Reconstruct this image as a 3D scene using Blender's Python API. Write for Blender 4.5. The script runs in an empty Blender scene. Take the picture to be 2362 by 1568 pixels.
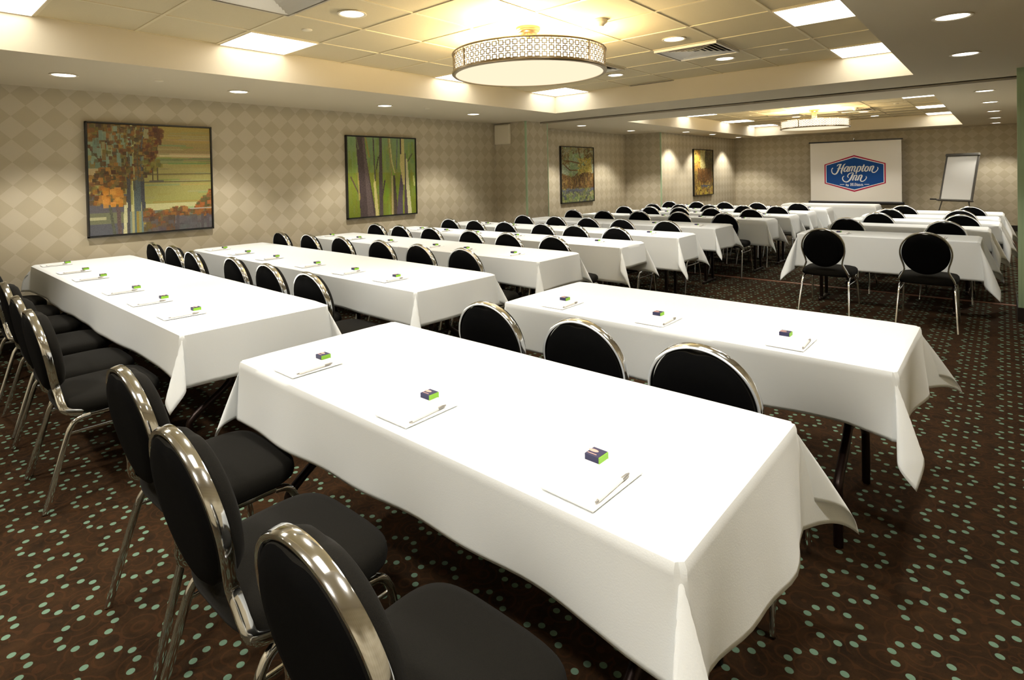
import bpy, math, random
import numpy as np
from mathutils import Vector, Matrix

random.seed(7)
SC = bpy.context.scene
COL = SC.collection
PI = math.pi

# ------------------------------------------------------------------ camera
FPX, CX, CY, YAW, PITCH, ROLL = 1308.34, 1128.36, 422.97, 0.7362613, -0.0141169, -0.0203807
CAM = Vector((4.300, -4.470, 1.465))
def cam_axes():
    cy, sy = math.cos(YAW), math.sin(YAW)
    M = Matrix(((cy, sy, 0), (-sy, cy, 0), (0, 0, 1)))       # world -> yawed
    c, q = math.cos(PITCH), math.sin(PITCH)
    Pm = Matrix(((1, 0, 0), (0, c, q), (0, -q, c)))
    cr, sr = math.cos(ROLL), math.sin(ROLL)
    Rm = Matrix(((cr, 0, sr), (0, 1, 0), (-sr, 0, cr)))
    return Rm @ Pm @ M
A = cam_axes()
cd = bpy.data.cameras.new('camera')
cd.sensor_width = 36.0
cd.lens = FPX / 2362 * 36
cd.shift_x = (1181 - CX) / 2362
cd.shift_y = (CY - 784) / 2362
cd.clip_start = 0.05
cam = bpy.data.objects.new('camera', cd)
COL.objects.link(cam)
right, fwd, up = Vector(A[0]), Vector(A[1]), Vector(A[2])
mw = Matrix((right, up, -fwd)).transposed().to_4x4()
mw.translation = CAM
cam.matrix_world = mw
SC.camera = cam

# ------------------------------------------------------------------ world, exposure
w = bpy.data.worlds.new('world'); SC.world = w; w.use_nodes = True
w.node_tree.nodes['Background'].inputs[0].default_value = (0.9, 0.8, 0.62, 1)
w.node_tree.nodes['Background'].inputs[1].default_value = 0.02
SC.view_settings.view_transform = 'Standard'
SC.view_settings.look = 'None'
SC.view_settings.gamma = 1
SC.view_settings.use_curve_mapping = False
SC.view_settings.exposure = 0.44
SC.cycles.use_denoising = True
SC.cycles.adaptive_threshold = 0.02
SC.cycles.max_bounces = 7
SC.cycles.diffuse_bounces = 4
SC.cycles.glossy_bounces = 4
SC.cycles.sample_clamp_indirect = 6
SC.cycles.caustics_reflective = False
SC.cycles.caustics_refractive = False

PANEL_E = 5.0          # ceiling panel emission
DOWN_W = 64.0          # each downlight spot, watts
LAMP_W = 42.0          # bulbs in each drum lamp
C_PANEL = (1.0, 0.975, 0.92)
C_DOWN = (1.0, 0.94, 0.83)
C_LAMP = (1.0, 0.78, 0.45)

# ------------------------------------------------------------------ helpers
def lin(c):
    return tuple(((x / 255) / 12.92 if x / 255 <= 0.04045 else ((x / 255 + 0.055) / 1.055) ** 2.4) for x in c)

def mat(name, col, rough=0.6, metal=0.0, bump=None, mottling=None, sheen=0.0, emit=None, spec=None, aniso=None):
    m = bpy.data.materials.new(name); m.use_nodes = True
    nt = m.node_tree; b = nt.nodes['Principled BSDF']
    b.inputs['Base Color'].default_value = (*col, 1)
    b.inputs['Roughness'].default_value = rough
    b.inputs['Metallic'].default_value = metal
    if sheen: b.inputs['Sheen Weight'].default_value = sheen
    if spec is not None: b.inputs['Specular IOR Level'].default_value = spec
    if emit:
        b.inputs['Emission Color'].default_value = (*emit[0], 1)
        b.inputs['Emission Strength'].default_value = emit[1]
    if bump or mottling:
        tc = nt.nodes.new('ShaderNodeTexCoord')
    if mottling:
        sc, amt = mottling
        n = nt.nodes.new('ShaderNodeTexNoise'); n.inputs['Scale'].default_value = sc; n.inputs['Detail'].default_value = 5
        nt.links.new(tc.outputs['Object'], n.inputs['Vector'])
        r = nt.nodes.new('ShaderNodeValToRGB')
        r.color_ramp.elements[0].position = 0.3; r.color_ramp.elements[1].position = 0.7
        r.color_ramp.elements[0].color = (*[max(0, x * (1 - amt)) for x in col], 1)
        r.color_ramp.elements[1].color = (*[min(1, x * (1 + amt)) for x in col], 1)
        nt.links.new(n.outputs['Fac'], r.inputs['Fac']); nt.links.new(r.outputs['Color'], b.inputs['Base Color'])
    if bump:
        sc, st = bump[:2]
        n = nt.nodes.new('ShaderNodeTexNoise'); n.inputs['Scale'].default_value = sc; n.inputs['Detail'].default_value = 4
        nt.links.new(tc.outputs['Object'], n.inputs['Vector'])
        bp = nt.nodes.new('ShaderNodeBump'); bp.inputs['Strength'].default_value = st
        bp.inputs['Distance'].default_value = bump[2] if len(bump) > 2 else 0.01
        nt.links.new(n.outputs['Fac'], bp.inputs['Height']); nt.links.new(bp.outputs['Normal'], b.inputs['Normal'])
    return m

def emis(name, col, strength):
    m = bpy.data.materials.new(name); m.use_nodes = True
    nt = m.node_tree; nt.nodes.clear()
    e = nt.nodes.new('ShaderNodeEmission'); o = nt.nodes.new('ShaderNodeOutputMaterial')
    e.inputs[0].default_value = (*col, 1); e.inputs[1].default_value = strength
    nt.links.new(e.outputs[0], o.inputs[0])
    return m

class MB:
    """collects geometry for ONE mesh object"""
    def __init__(self): self.v = []; self.f = []; self.mi = []; self.cur = 0
    def add(self, vs, fs):
        o = len(self.v); self.v += [tuple(p) for p in vs]
        self.f += [tuple(i + o for i in f) for f in fs]; self.mi += [self.cur] * len(fs)
        return self
    def box(self, x0, x1, y0, y1, z0, z1, M=None, bev=0.0):
        if bev > 0:
            b = min(bev, (x1 - x0) / 2.01, (y1 - y0) / 2.01, (z1 - z0) / 2.01)
            vs = []; 
            # bevelled box as three stacked rounded outlines
            def outline(z, i):
                return [(x0 + i + b, y0 + i, z), (x1 - i - b, y0 + i, z), (x1 - i, y0 + i + b, z), (x1 - i, y1 - i - b, z),
                        (x1 - i - b, y1 - i, z), (x0 + i + b, y1 - i, z), (x0 + i, y1 - i - b, z), (x0 + i, y0 + i + b, z)]
            for z, i in ((z0, b * .7), (z0 + b, 0), (z1 - b, 0), (z1, b * .7)): vs += outline(z, i)
            fs = [tuple(range(7, -1, -1)), tuple(range(24, 32))]
            for k in range(3):
                for i in range(8): fs.append((k * 8 + i, k * 8 + (i + 1) % 8, (k + 1) * 8 + (i + 1) % 8, (k + 1) * 8 + i))
        else:
            vs = [(x, y, z) for z in (z0, z1) for x, y in ((x0, y0), (x1, y0), (x1, y1), (x0, y1))]
            fs = [(3, 2, 1, 0), (4, 5, 6, 7), (0, 1, 5, 4), (1, 2, 6, 5), (2, 3, 7, 6), (3, 0, 4, 7)]
        if M: vs = [M @ Vector(p) for p in vs]
        return self.add(vs, fs)
    def sweep(self, pts, a, b, D=(0, 1, 0), n=10, closed=False, cap=True, power=2.0):
        """tube along pts; a = half size across, b = half size along D"""
        P = [Vector(p) for p in pts]; N = len(P); D = Vector(D); vs = []
        for i in range(N):
            t = (P[(i + 1) % N] - P[i - 1]) if (closed or 0 < i < N - 1) else (P[1] - P[0] if i == 0 else P[-1] - P[-2])
            t.normalize()
            d = (D - t * D.dot(t))
            if d.length < 1e-4: d = t.orthogonal()
            d.normalize(); r = t.cross(d)
            for k in range(n):
                an = 2 * PI * k / n
                c, s = math.cos(an), math.sin(an)
                c = math.copysign(abs(c) ** (2 / power), c); s = math.copysign(abs(s) ** (2 / power), s)
                vs.append(P[i] + r * (a * c) + d * (b * s))
        fs = []
        for i in range(N if closed else N - 1):
            for k in range(n):
                fs.append((i * n + k, i * n + (k + 1) % n, ((i + 1) % N) * n + (k + 1) % n, ((i + 1) % N) * n + k))
        if cap and not closed:
            fs.append(tuple(range(n - 1, -1, -1))); fs.append(tuple((N - 1) * n + k for k in range(n)))
        return self.add(vs, fs)
    def lathe(self, prof, c=(0, 0, 0), n=48):
        # open profiles end on the axis; closed ring profiles start and end on the same point
        vs = []; 
        for r, z in prof:
            for k in range(n):
                an = 2 * PI * k / n; vs.append((c[0] + r * math.cos(an), c[1] + r * math.sin(an), c[2] + z))
        fs = []
        for i in range(len(prof) - 1):
            for k in range(n): fs.append((i * n + k, i * n + (k + 1) % n, (i + 1) * n + (k + 1) % n, (i + 1) * n + k))
        return self.add(vs, fs)
    def mesh(self, name, mats, smooth=False):
        me = bpy.data.meshes.new(name); me.from_pydata(self.v, [], self.f)
        for m in (mats if isinstance(mats, (list, tuple)) else [mats]): me.materials.append(m)
        me.polygons.foreach_set('material_index', self.mi)
        me.update()
        import bmesh
        bm = bmesh.new(); bm.from_mesh(me); bmesh.ops.recalc_face_normals(bm, faces=bm.faces); bm.to_mesh(me); bm.free()
        if smooth:
            me.polygons.foreach_set('use_smooth', [True] * len(me.polygons))
            try: me.set_sharp_from_angle(angle=math.radians(42))
            except Exception: pass
        return me
    def build(self, name, mats, parent=None, smooth=False):
        o = bpy.data.objects.new(name, self.mesh(name, mats, smooth)); COL.objects.link(o)
        if parent: o.parent = parent
        return o

def tag(o, label, cat, group=None):
    o['label'] = label; o['category'] = cat
    if group: o['group'] = group
    return o
def thing(name, label, cat, loc=(0, 0, 0), rz=0, group=None):
    o = bpy.data.objects.new(name, None); COL.objects.link(o)
    o.location = loc; o.rotation_euler = (0, 0, rz); o.empty_display_size = 0.1
    return tag(o, label, cat, group)
def struct(name, mb, m, smooth=False):
    o = mb.build(name, m, smooth=smooth); o['kind'] = 'structure'; return o
def dup(root, loc, rz, label, group=None):
    r = root.copy(); COL.objects.link(r); r.location = loc; r.rotation_euler = (0, 0, rz)
    r['label'] = label
    if group: r['group'] = group
    for ch in list(root.children):
        c = ch.copy(); COL.objects.link(c); c.parent = r
        for g in ch.children:
            d = g.copy(); COL.objects.link(d); d.parent = c
    return r
def smooth_path(pts, k=6):
    P = [Vector(p) for p in pts]; out = []
    for i in range(len(P) - 1):
        p0 = P[i - 1] if i else P[0] * 2 - P[1]; p1, p2 = P[i], P[i + 1]
        p3 = P[i + 2] if i + 2 < len(P) else P[-1] * 2 - P[-2]
        for j in range(k):
            t = j / k
            out.append(0.5 * ((2 * p1) + (p2 - p0) * t + (2 * p0 - 5 * p1 + 4 * p2 - p3) * t * t + (3 * p1 - p0 - 3 * p2 + p3) * t ** 3))
    out.append(P[-1]); return out

# ------------------------------------------------------------------ materials
M_CLOTH = mat('white_cotton_cloth', (0.82, 0.85, 0.86), 0.85, bump=(260, 0.12, 0.002), sheen=0.2, spec=0.2)
M_CHROME = mat('chrome', (0.86, 0.88, 0.91), 0.10, 1.0)
M_FABRIC = mat('black_seat_fabric', (0.0062, 0.0054, 0.0038), 0.9, bump=(500, 0.25, 0.002), mottling=(400, 0.35), sheen=0.02, spec=0.15)
M_BACKFAB = mat('black_back_fabric', (0.0022, 0.0022, 0.0024), 0.8, bump=(500, 0.2, 0.002), spec=0.06)
M_CEIL = mat('painted_soffit', lin((206, 194, 168)), 0.85, bump=(60, 0.03))
M_TILE = mat('mineral_fibre_tile', lin((208, 194, 158)), 0.9, bump=(900, 0.35, 0.004), mottling=(500, 0.07))
M_TBAR = mat('ceiling_grid_metal', lin((214, 200, 164)), 0.5)
M_TRIMW = mat('white_metal_trim', lin((225, 214, 188)), 0.45)
M_DARKSLOT = mat('grey_track_metal', lin((172, 162, 140)), 0.5)
M_BLACKSLOT = mat('dark_slot', (0.07, 0.062, 0.048), 0.7)
M_BASE = mat('dark_brown_baseboard', (0.012, 0.006, 0.004), 0.55)
M_SAGE = mat('sage_green_corner_guard', lin((164, 188, 152)), 0.5)
M_LEG = mat('dark_bronze_steel', (0.018, 0.008, 0.006), 0.35, 0.6)
M_TTOP = mat('walnut_laminate', (0.09, 0.045, 0.02), 0.4, mottling=(12, 0.4))
M_STRIP = mat('copper_brown_floor_strip', lin((128, 84, 64)), 0.45)
M_FRAME = mat('black_picture_frame', (0.008, 0.007, 0.005), 0.4)
M_BLACK = mat('black_plastic', (0.008, 0.007, 0.008), 0.4)
M_GREY = mat('grey_plastic', (0.10, 0.095, 0.085), 0.45)
M_PAPER = mat('white_paper', (0.93, 0.93, 0.93), 0.7)
M_BOARD = mat('whiteboard', (0.86, 0.86, 0.83), 0.35)
M_SCREEN = mat('matte_screen_fabric', (0.90, 0.86, 0.78), 0.9, bump=(400, 0.1, 0.002))
M_BRASS = mat('satin_brass', (0.62, 0.45, 0.24), 0.28, 1.0)
M_BRONZE = mat('satin_bronze_rim', (0.36, 0.29, 0.19), 0.3, 1.0)
M_NAVY = mat('navy_card', (0.018, 0.020, 0.085), 0.45)
M_LIME = mat('lime_green_card', (0.25, 0.56, 0.03), 0.45)
M_PINK = mat('pale_print', (0.75, 0.42, 0.35), 0.5)
M_PENW = mat('white_pen_plastic', (0.82, 0.81, 0.78), 0.3)
M_PENG = mat('silver_pen_grip', (0.33, 0.32, 0.30), 0.3, 0.4)
M_BEIGE = mat('beige_plastic', lin((226, 217, 194)), 0.6)
M_STEEL = mat('brushed_vent_metal', (0.62, 0.58, 0.50), 0.32, 0.85)
M_PANEL = emis('lit_panel_lens', C_PANEL, PANEL_E)
M_DOWN = emis('downlight_lens', C_DOWN, 5.0)
M_SHADE = emis('glowing_drum_shade', (1.0, 0.86, 0.62), 1.9)
M_DIFF = emis('glowing_glass_diffuser', (1.0, 0.85, 0.60), 0.80)
M_RED = mat('red_print', lin((176, 0, 62)), 0.8)
M_WHITEP = mat('white_print', (0.95, 0.95, 0.95), 0.8)
M_BLUE = mat('blue_print', lin((0, 72, 148)), 0.8)

def wallpaper():
    m = bpy.data.materials.new('diamond_wallpaper'); m.use_nodes = True
    nt = m.node_tree; b = nt.nodes['Principled BSDF']; L = nt.links
    tc = nt.nodes.new('ShaderNodeTexCoord')
    sx = nt.nodes.new('ShaderNodeSeparateXYZ'); L.new(tc.outputs['Object'], sx.inputs[0])
    def mth(op, a, bb=None):
        n = nt.nodes.new('ShaderNodeMath'); n.operation = op
        for i, q in enumerate((a, bb)):
            if q is None: continue
            if isinstance(q, (int, float)): n.inputs[i].default_value = q
            else: L.new(q, n.inputs[i])
        return n.outputs[0]
    # along-wall coordinate = x + y (walls are axis aligned; the other one is constant)
    u = mth('DIVIDE', mth('ADD', mth('ADD', sx.outputs[0], sx.outputs[1]), 0.1146), 0.213)
    v = mth('DIVIDE', mth('ADD', sx.outputs[2], -0.0142), 0.207)
    p = mth('ADD', u, v); q = mth('SUBTRACT', u, v)
    # light diamonds where both fractional parts match parity
    a = mth('MODULO', mth('FLOOR', mth('ADD', p, 200.0)), 2.0)
    c = mth('MODULO', mth('FLOOR', mth('ADD', q, 200.0)), 2.0)
    k = mth('ABSOLUTE', mth('SUBTRACT', a, c))
    # lattice check: diamonds alternate
    n = nt.nodes.new('ShaderNodeTexNoise'); n.inputs['Scale'].default_value = 350; L.new(tc.outputs['Object'], n.inputs['Vector'])
    mx = nt.nodes.new('ShaderNodeMix'); mx.data_type = 'RGBA'
    mx.inputs[6].default_value = (*WP_DARK, 1); mx.inputs[7].default_value = (*WP_LIGHT, 1)
    L.new(k, mx.inputs[0])
    hs = nt.nodes.new('ShaderNodeHueSaturation'); L.new(mx.outputs[2], hs.inputs['Color'])
    mr = nt.nodes.new('ShaderNodeMapRange'); L.new(n.outputs['Fac'], mr.inputs[0]); mr.inputs[3].default_value = 0.88; mr.inputs[4].default_value = 1.12
    L.new(mr.outputs[0], hs.inputs['Value'])
    L.new(hs.outputs[0], b.inputs['Base Color'])
    b.inputs['Roughness'].default_value = 0.7
    rr = nt.nodes.new('ShaderNodeMapRange'); L.new(k, rr.inputs[0]); rr.inputs[3].default_value = 0.85; rr.inputs[4].default_value = 0.55
    L.new(rr.outputs[0], b.inputs['Roughness'])
    return m
WP_DARK, WP_LIGHT = lin((182, 171, 146)), lin((193, 183, 160))
M_WALL = wallpaper()

def carpet():
    m = bpy.data.materials.new('brown_ring_dot_carpet'); m.use_nodes = True
    nt = m.node_tree; b = nt.nodes['Principled BSDF']; L = nt.links
    tc = nt.nodes.new('ShaderNodeTexCoord')
    sx = nt.nodes.new('ShaderNodeSeparateXYZ'); L.new(tc.outputs['Object'], sx.inputs[0])
    def mth(op, a, bb=None, cc=None):
        n = nt.nodes.new('ShaderNodeMath'); n.operation = op
        for i, q in enumerate((a, bb, cc)):
            if q is None: continue
            if isinstance(q, (int, float)): n.inputs[i].default_value = q
            else: L.new(q, n.inputs[i])
        return n.outputs[0]
    P = 0.2285
    def cell(o, off):
        t = mth('DIVIDE', mth('SUBTRACT', o, off), P)
        return mth('MULTIPLY', mth('SUBTRACT', mth('FRACT', mth('ADD', t, 100.5)), 0.5), P)
    cx = cell(sx.outputs[0], 3.890); cy = cell(sx.outputs[1], -1.498)
    r = mth('SQRT', mth('ADD', mth('MULTIPLY', cx, cx), mth('MULTIPLY', cy, cy)))
    th = mth('ARCTAN2', cy, cx)
    ts = mth('SUBTRACT', th, mth('MULTIPLY', mth('ROUND', mth('DIVIDE', th, PI / 5)), PI / 5))
    dx = mth('SUBTRACT', mth('MULTIPLY', r, mth('COSINE', ts)), 0.0765)
    dy = mth('MULTIPLY', r, mth('SINE', ts))
    d = mth('SQRT', mth('ADD', mth('MULTIPLY', dx, dx), mth('MULTIPLY', dy, dy)))
    dot = mth('LESS_THAN', d, 0.0118)
    nz = nt.nodes.new('ShaderNodeTexNoise'); nz.inputs['Scale'].default_value = 9; nz.inputs['Detail'].default_value = 8; nz.inputs['Roughness'].default_value = 0.75
    L.new(tc.outputs['Object'], nz.inputs['Vector'])
    rp = nt.nodes.new('ShaderNodeValToRGB'); e = rp.color_ramp.elements
    e[0].position = 0.35; e[0].color = (0.0145, 0.0082, 0.0038, 1); e[1].position = 0.68; e[1].color = (0.040, 0.0192, 0.0072, 1)
    L.new(nz.outputs['Fac'], rp.inputs['Fac'])
    # faint swirl rings woven in rust, on a larger lattice
    vo = nt.nodes.new('ShaderNodeTexVoronoi'); vo.inputs['Scale'].default_value = 11; L.new(tc.outputs['Object'], vo.inputs['Vector'])
    sw = mth('MULTIPLY', mth('LESS_THAN', mth('ABSOLUTE', mth('SUBTRACT', mth('FRACT', mth('MULTIPLY', vo.outputs['Distance'], 4.0)), 0.5)), 0.12), 0.35)
    m1 = nt.nodes.new('ShaderNodeMix'); m1.data_type = 'RGBA'; L.new(sw, m1.inputs[0]); L.new(rp.outputs[0], m1.inputs[6]); m1.inputs[7].default_value = (0.062, 0.025, 0.009, 1)
    m2 = nt.nodes.new('ShaderNodeMix'); m2.data_type = 'RGBA'; L.new(dot, m2.inputs[0]); L.new(m1.outputs[2], m2.inputs[6]); m2.inputs[7].default_value = (*DOT, 1)
    L.new(m2.outputs[2], b.inputs['Base Color'])
    b.inputs['Roughness'].default_value = 0.95; b.inputs['Specular IOR Level'].default_value = 0.1
    n2 = nt.nodes.new('ShaderNodeTexNoise'); n2.inputs['Scale'].default_value = 420; L.new(tc.outputs['Object'], n2.inputs['Vector'])
    bp = nt.nodes.new('ShaderNodeBump'); bp.inputs['Strength'].default_value = 0.5; bp.inputs['Distance'].default_value = 0.004
    L.new(n2.outputs['Fac'], bp.inputs['Height']); L.new(bp.outputs['Normal'], b.inputs['Normal'])
    return m
DOT = (0.125, 0.205, 0.145)
M_CARPET = carpet()

# ------------------------------------------------------------------ room shell
ZS, ZC = 2.364, 2.623          # soffit and tile ceiling heights
T = 0.6096
XL, XR, Y0, YB = -2.30, 5.0, -5.35, 12.5
# tray recesses: x0, x1, y0, y1
TR1 = (-T, 6 * T, -7 * T, 4 * T)
T2 = 0.635
YC2 = 8.10
TR2 = (-T, 6 * T, YC2 - 5.5 * T2, YC2 + 5.5 * T2)

b = MB(); b.box(-2.6, 5.3, Y0 - .2, YB + .2, -0.1, 0.0); struct('floor', b, M_CARPET)
b = MB(); b.box(XL - .15, XL, Y0, 3.0, 0, 2.8); struct('wall_left', b, M_WALL)
b = MB(); b.box(-2.45, -1.62, 3.0, 3.62, 0, 2.8); struct('wall_left_pier', b, M_WALL)
b = MB(); b.box(-2.50, -2.35, 3.62, 7.70, 0, 2.8); struct('wall_left_alcove', b, M_WALL)
b = MB(); b.box(-2.50, -1.45, 7.70, YB, 0, 2.8); struct('wall_left_far', b, M_WALL)
b = MB(); b.box(-1.45, XR, YB, YB + .15, 0, 2.8); struct('wall_back', b, M_WALL)
b = MB(); b.box(XR, XR + .15, Y0, YB, 0, 2.8); struct('wall_right', b, M_WALL)
b = MB(); b.box(4.425, XR, 2.78, 3.62, 0, 2.8); struct('wall_right_pier', b, M_WALL)
b = MB(); b.box(XL, XR, Y0 - .15, Y0, 0, 2.8); struct('wall_front', b, M_WALL)
# plaster soffit around both recesses, recess sides included
b = MB()
def soffit(tr, ya, yb):
    x0, x1, y0, y1 = tr; z1 = ZC + .10
    b.box(XL - .2, x0, ya, yb, ZS, z1); b.box(x1, XR, ya, yb, ZS, z1)
    b.box(x0, x1, ya, y0, ZS, z1); b.box(x0, x1, y1, yb, ZS, z1)
soffit(TR1, Y0, 3.45); soffit(TR2, 3.45, YB)
struct('ceiling', b, M_CEIL)
b = MB()
for tr in (TR1, TR2): b.box(tr[0] , tr[1], tr[2], tr[3], ZC, ZC + .03)
struct('ceiling_tiles', b, M_TILE)
b = MB()
for tr, ty in ((TR1, T), (TR2, T2)):
    x0, x1, y0, y1 = tr
    for i in range(8): b.box(x0 + i * T - .011, x0 + i * T + .011, y0, y1, ZC - .005, ZC)
    for j in range(12): b.box(x0, x1, y0 + j * ty - .011, y0 + j * ty + .011, ZC - .0052, ZC)
struct('trim_1', b, M_TBAR)
# partition track across the opening, and its floor strip
b = MB(); b.box(-1.62, 4.425, 3.40, 3.50, ZS - .008, ZS); b.cur = 1; b.box(-1.62, 4.425, 3.435, 3.465, ZS - .010, ZS - .007)
b.cur = 0; b.box(-1.62, 4.425, 3.40, 3.415, ZS - .022, ZS); b.box(-1.62, 4.425, 3.485, 3.50, ZS - .022, ZS)
struct('trim_2', b, [M_DARKSLOT, M_BLACKSLOT])
b = MB(); b.box(-1.62, 4.425, 3.50, 3.56, 0, .006); struct('trim_3', b, M_STRIP)
# baseboards
BH, BT = .13, .012
def base(side, *boxes):
    b = MB()
    for bx in boxes: b.box(*bx, 0, BH)
    struct('baseboard_' + side, b, M_BASE)
base('left', (XL, XL + BT, Y0, 3.0))
base('left_pier', (XL, -1.62 + BT, 3.0 - BT, 3.0), (-1.62, -1.62 + BT, 3.0, 3.62))
base('left_alcove', (-2.35, -2.35 + BT, 3.62, 7.70), (-2.35, -1.45, 7.70 - BT, 7.70))
base('left_far', (-1.45, -1.45 + BT, 7.70, YB))
base('back', (-1.45, XR, YB - BT, YB))
base('right', (XR - BT, XR, Y0, 2.78), (XR - BT, XR, 3.62, YB))
base('right_pier', (4.395, XR, 2.745, 2.7545), (4.395, 4.3995, 2.7550, 3.62))
base('front', (XL, XR, Y0, Y0 + BT))
# sage corner guards on the pier corners
def guard(n, x, y, sx, sy, w=.024, z0=BH, z1=ZS):
    b = MB()
    b.box(min(x, x + sx * w), max(x, x + sx * w), min(y, y - sy * .003), max(y, y - sy * .003), z0, z1)
    b.box(min(x, x - sx * .003), max(x, x - sx * .003), min(y, y + sy * w), max(y, y + sy * w), z0, z1)
    struct('trim_%d' % n, b, M_SAGE)
guard(4, -1.62, 3.0, -1, 1)
guard(5, -1.62, 3.62, -1, -1)
guard(6, -1.45, 7.70, -1, 1)
b = MB(); b.box(4.400, 4.425, 2.755, 2.85, BH, ZS); b.box(4.4255, 4.50, 2.755, 2.7795, BH, ZS); struct('trim_7', b, M_SAGE)

# ------------------------------------------------------------------ ceiling fixtures
def nth(i): return ['first', 'second', 'third', 'fourth', 'fifth', 'sixth', 'seventh', 'eighth', 'ninth', 'tenth'][i]
# lit panels
b = MB(); h = T / 2 - .018
frame = MB()
for (x0, x1, y0, y1) in ((-T/2+.012, T/2-.012, -T/2+.012, -h), (-T/2+.012, T/2-.012, h, T/2-.012), (-T/2+.012, -h, -h, h), (h, T/2-.012, -h, h)):
    frame.box(x0, x1, y0, y1, -.008, -.0005)
lens = MB(); lens.box(-h, h, -h, h, -.005, -.001)
pan = None
for room, tr, offs, yc in (('near', TR1, (-3.048, -1.219, 1.219, 3.048), -.914), ('far', TR2, (-3.15, -1.10, 1.25, 3.15), YC2)):
    for side, x in (('left', tr[0] + T / 2), ('right', tr[1] - T / 2)):
        for i, dy in enumerate(offs):
            lab = 'square lit ceiling panel, %s edge of the %s recess, %s from camera end' % (side, room, nth(i))
            if pan is None:
                pan = thing('ceiling_panel_light', lab, 'ceiling light', (x, yc + dy, ZC - .004), 0, 'square ceiling panel lights')
                frame.build('frame', M_TRIMW, pan); lens.build('diffuser', M_PANEL, pan)
            else: dup(pan, (x, yc + dy, ZC - .004), 0, lab)
# round downlights
tr_ = MB(); tr_.lathe([(.082, 0), (.100, -.001), (.102, -.006), (.096, -.009), (.084, -.006), (.080, -.002), (.082, 0)], n=36)
ln = MB(); ln.lathe([(0.0001, -.0035), (.081, -.0035), (.081, -.001), (0.0001, -.001)], n=36)
dl = None
spots = []
def downlight(x, y, z, lab, pw=1.0):
    global dl
    if dl is None:
        dl = thing('recessed_downlight', lab, 'ceiling light', (x, y, z), 0, 'round recessed downlights')
        tr_.build('trim_ring', M_TRIMW, dl, True); ln.build('lens', M_DOWN, dl)
    else: dup(dl, (x, y, z), 0, lab)
    L = bpy.data.lights.new('downlight_beam', 'SPOT'); L.energy = DOWN_W * pw; L.color = C_DOWN
    L.spot_size = math.radians(104); L.spot_blend = 0.45; L.shadow_soft_size = 0.06
    o = bpy.data.objects.new('downlight_beam', L); COL.objects.link(o); o.location = (x, y, z - .03)
for i, y in enumerate((-3.34, -1.90, -.07, 1.53)): downlight(-1.42, y, ZS, 'round downlight in the near left soffit, %s from the camera end' % nth(i))
for i, y in enumerate((-3.34, -1.90, -.05, 1.49)): downlight(4.08, y, ZS, 'round downlight in the near right soffit, %s from the camera end' % nth(i), .6 if i > 1 else 1)
for i, x in enumerate((.1, 1.5, 2.9, 4.1)): downlight(x, -4.84, ZS, 'added fill downlight in the soffit behind the camera, %s from the left wall' % nth(i), 1.2)  # added row, out of view, to brighten the camera-facing cloth sides
for i, (x, y) in enumerate(((-1.55, 4.60), (-1.60, 6.60), (-1.03, 8.10), (-.98, 9.55), (-1.02, 11.5))): downlight(x, y, ZS, 'round downlight in the far left soffit, %s behind the partition track' % nth(i), 1.5)
for i, (x, y) in enumerate(((4.14, 4.62), (4.17, 6.3), (4.19, 8.15), (4.2, 9.95), (4.2, 11.7))): downlight(x, y, ZS, 'round downlight in the far right soffit, %s behind the partition track' % nth(i), 1.2)
for room, yc, offs in (('near', -.914, (-2.44, -1.22, 1.22, 2.44)), ('far', YC2, (-2.6, -1.20, 1.32, 2.65))):
    for i, dy in enumerate(offs):
        for side, x in (('left', .914), ('right', 2.18)):
            downlight(x, yc + dy, ZC - .001, 'round downlight, %s tiled recess, %s of drum lamp, %s from camera end' % (room, side, nth(i)), .9)
# air diffusers
vent = None
vb = MB(); 
for k in range(6):
    a0 = .285 - k * .045
    z0, z1 = -.002 - .004 * k, -.020 + .002 * k
    for (ax, ay) in ((1, 0), (-1, 0), (0, 1), (0, -1)):
        # sloping louvre blades facing four ways
        t0, t1 = a0, a0 - .032
        if ax: vs = [(ax * t0, -t0, z1), (ax * t0, t0, z1), (ax * t1, t1, -.002), (ax * t1, -t1, -.002)]
        else: vs = [(-t0, ay * t0, z1), (t0, ay * t0, z1), (t1, ay * t1, -.002), (-t1, ay * t1, -.002)]
        vs2 = [(p[0], p[1], p[2] + .0015) for p in vs]
        vb.add(vs + vs2, [(0, 1, 2, 3), (7, 6, 5, 4), (0, 1, 5, 4), (1, 2, 6, 5), (2, 3, 7, 6), (3, 0, 4, 7)])
vf = MB()
for (x0, x1, y0, y1) in ((-.294, .294, -.294, -.278), (-.294, .294, .278, .294), (-.294, -.278, -.278, .278), (.278, .294, -.278, .278)): vf.box(x0, x1, y0, y1, -.022, 0)
vk = MB(); vk.box(-.278, .278, -.278, .278, -.0015, 0)
for room, yc, offs in (('near', -.914, (-1.83, 1.83)), ('far', YC2, (-1.9, .63))):
    for i, dy in enumerate(offs):
        for side, x in (('left', .914), ('right', 2.134)):
            lab = 'square silver louvred vent, %s recess, %s of the lamp, %s end' % (room, side, ('camera', 'far')[i])
            if vent is None:
                vent = thing('air_vent', lab, 'air vent', (x, yc + dy, ZC - .005), 0, 'square ceiling air vents')
                vb.build('louvres', M_STEEL, vent); vf.build('frame', M_STEEL, vent); vk.build('backing', M_BLACKSLOT, vent)
            else: dup(vent, (x, yc + dy, ZC - .005), 0, lab)
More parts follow.
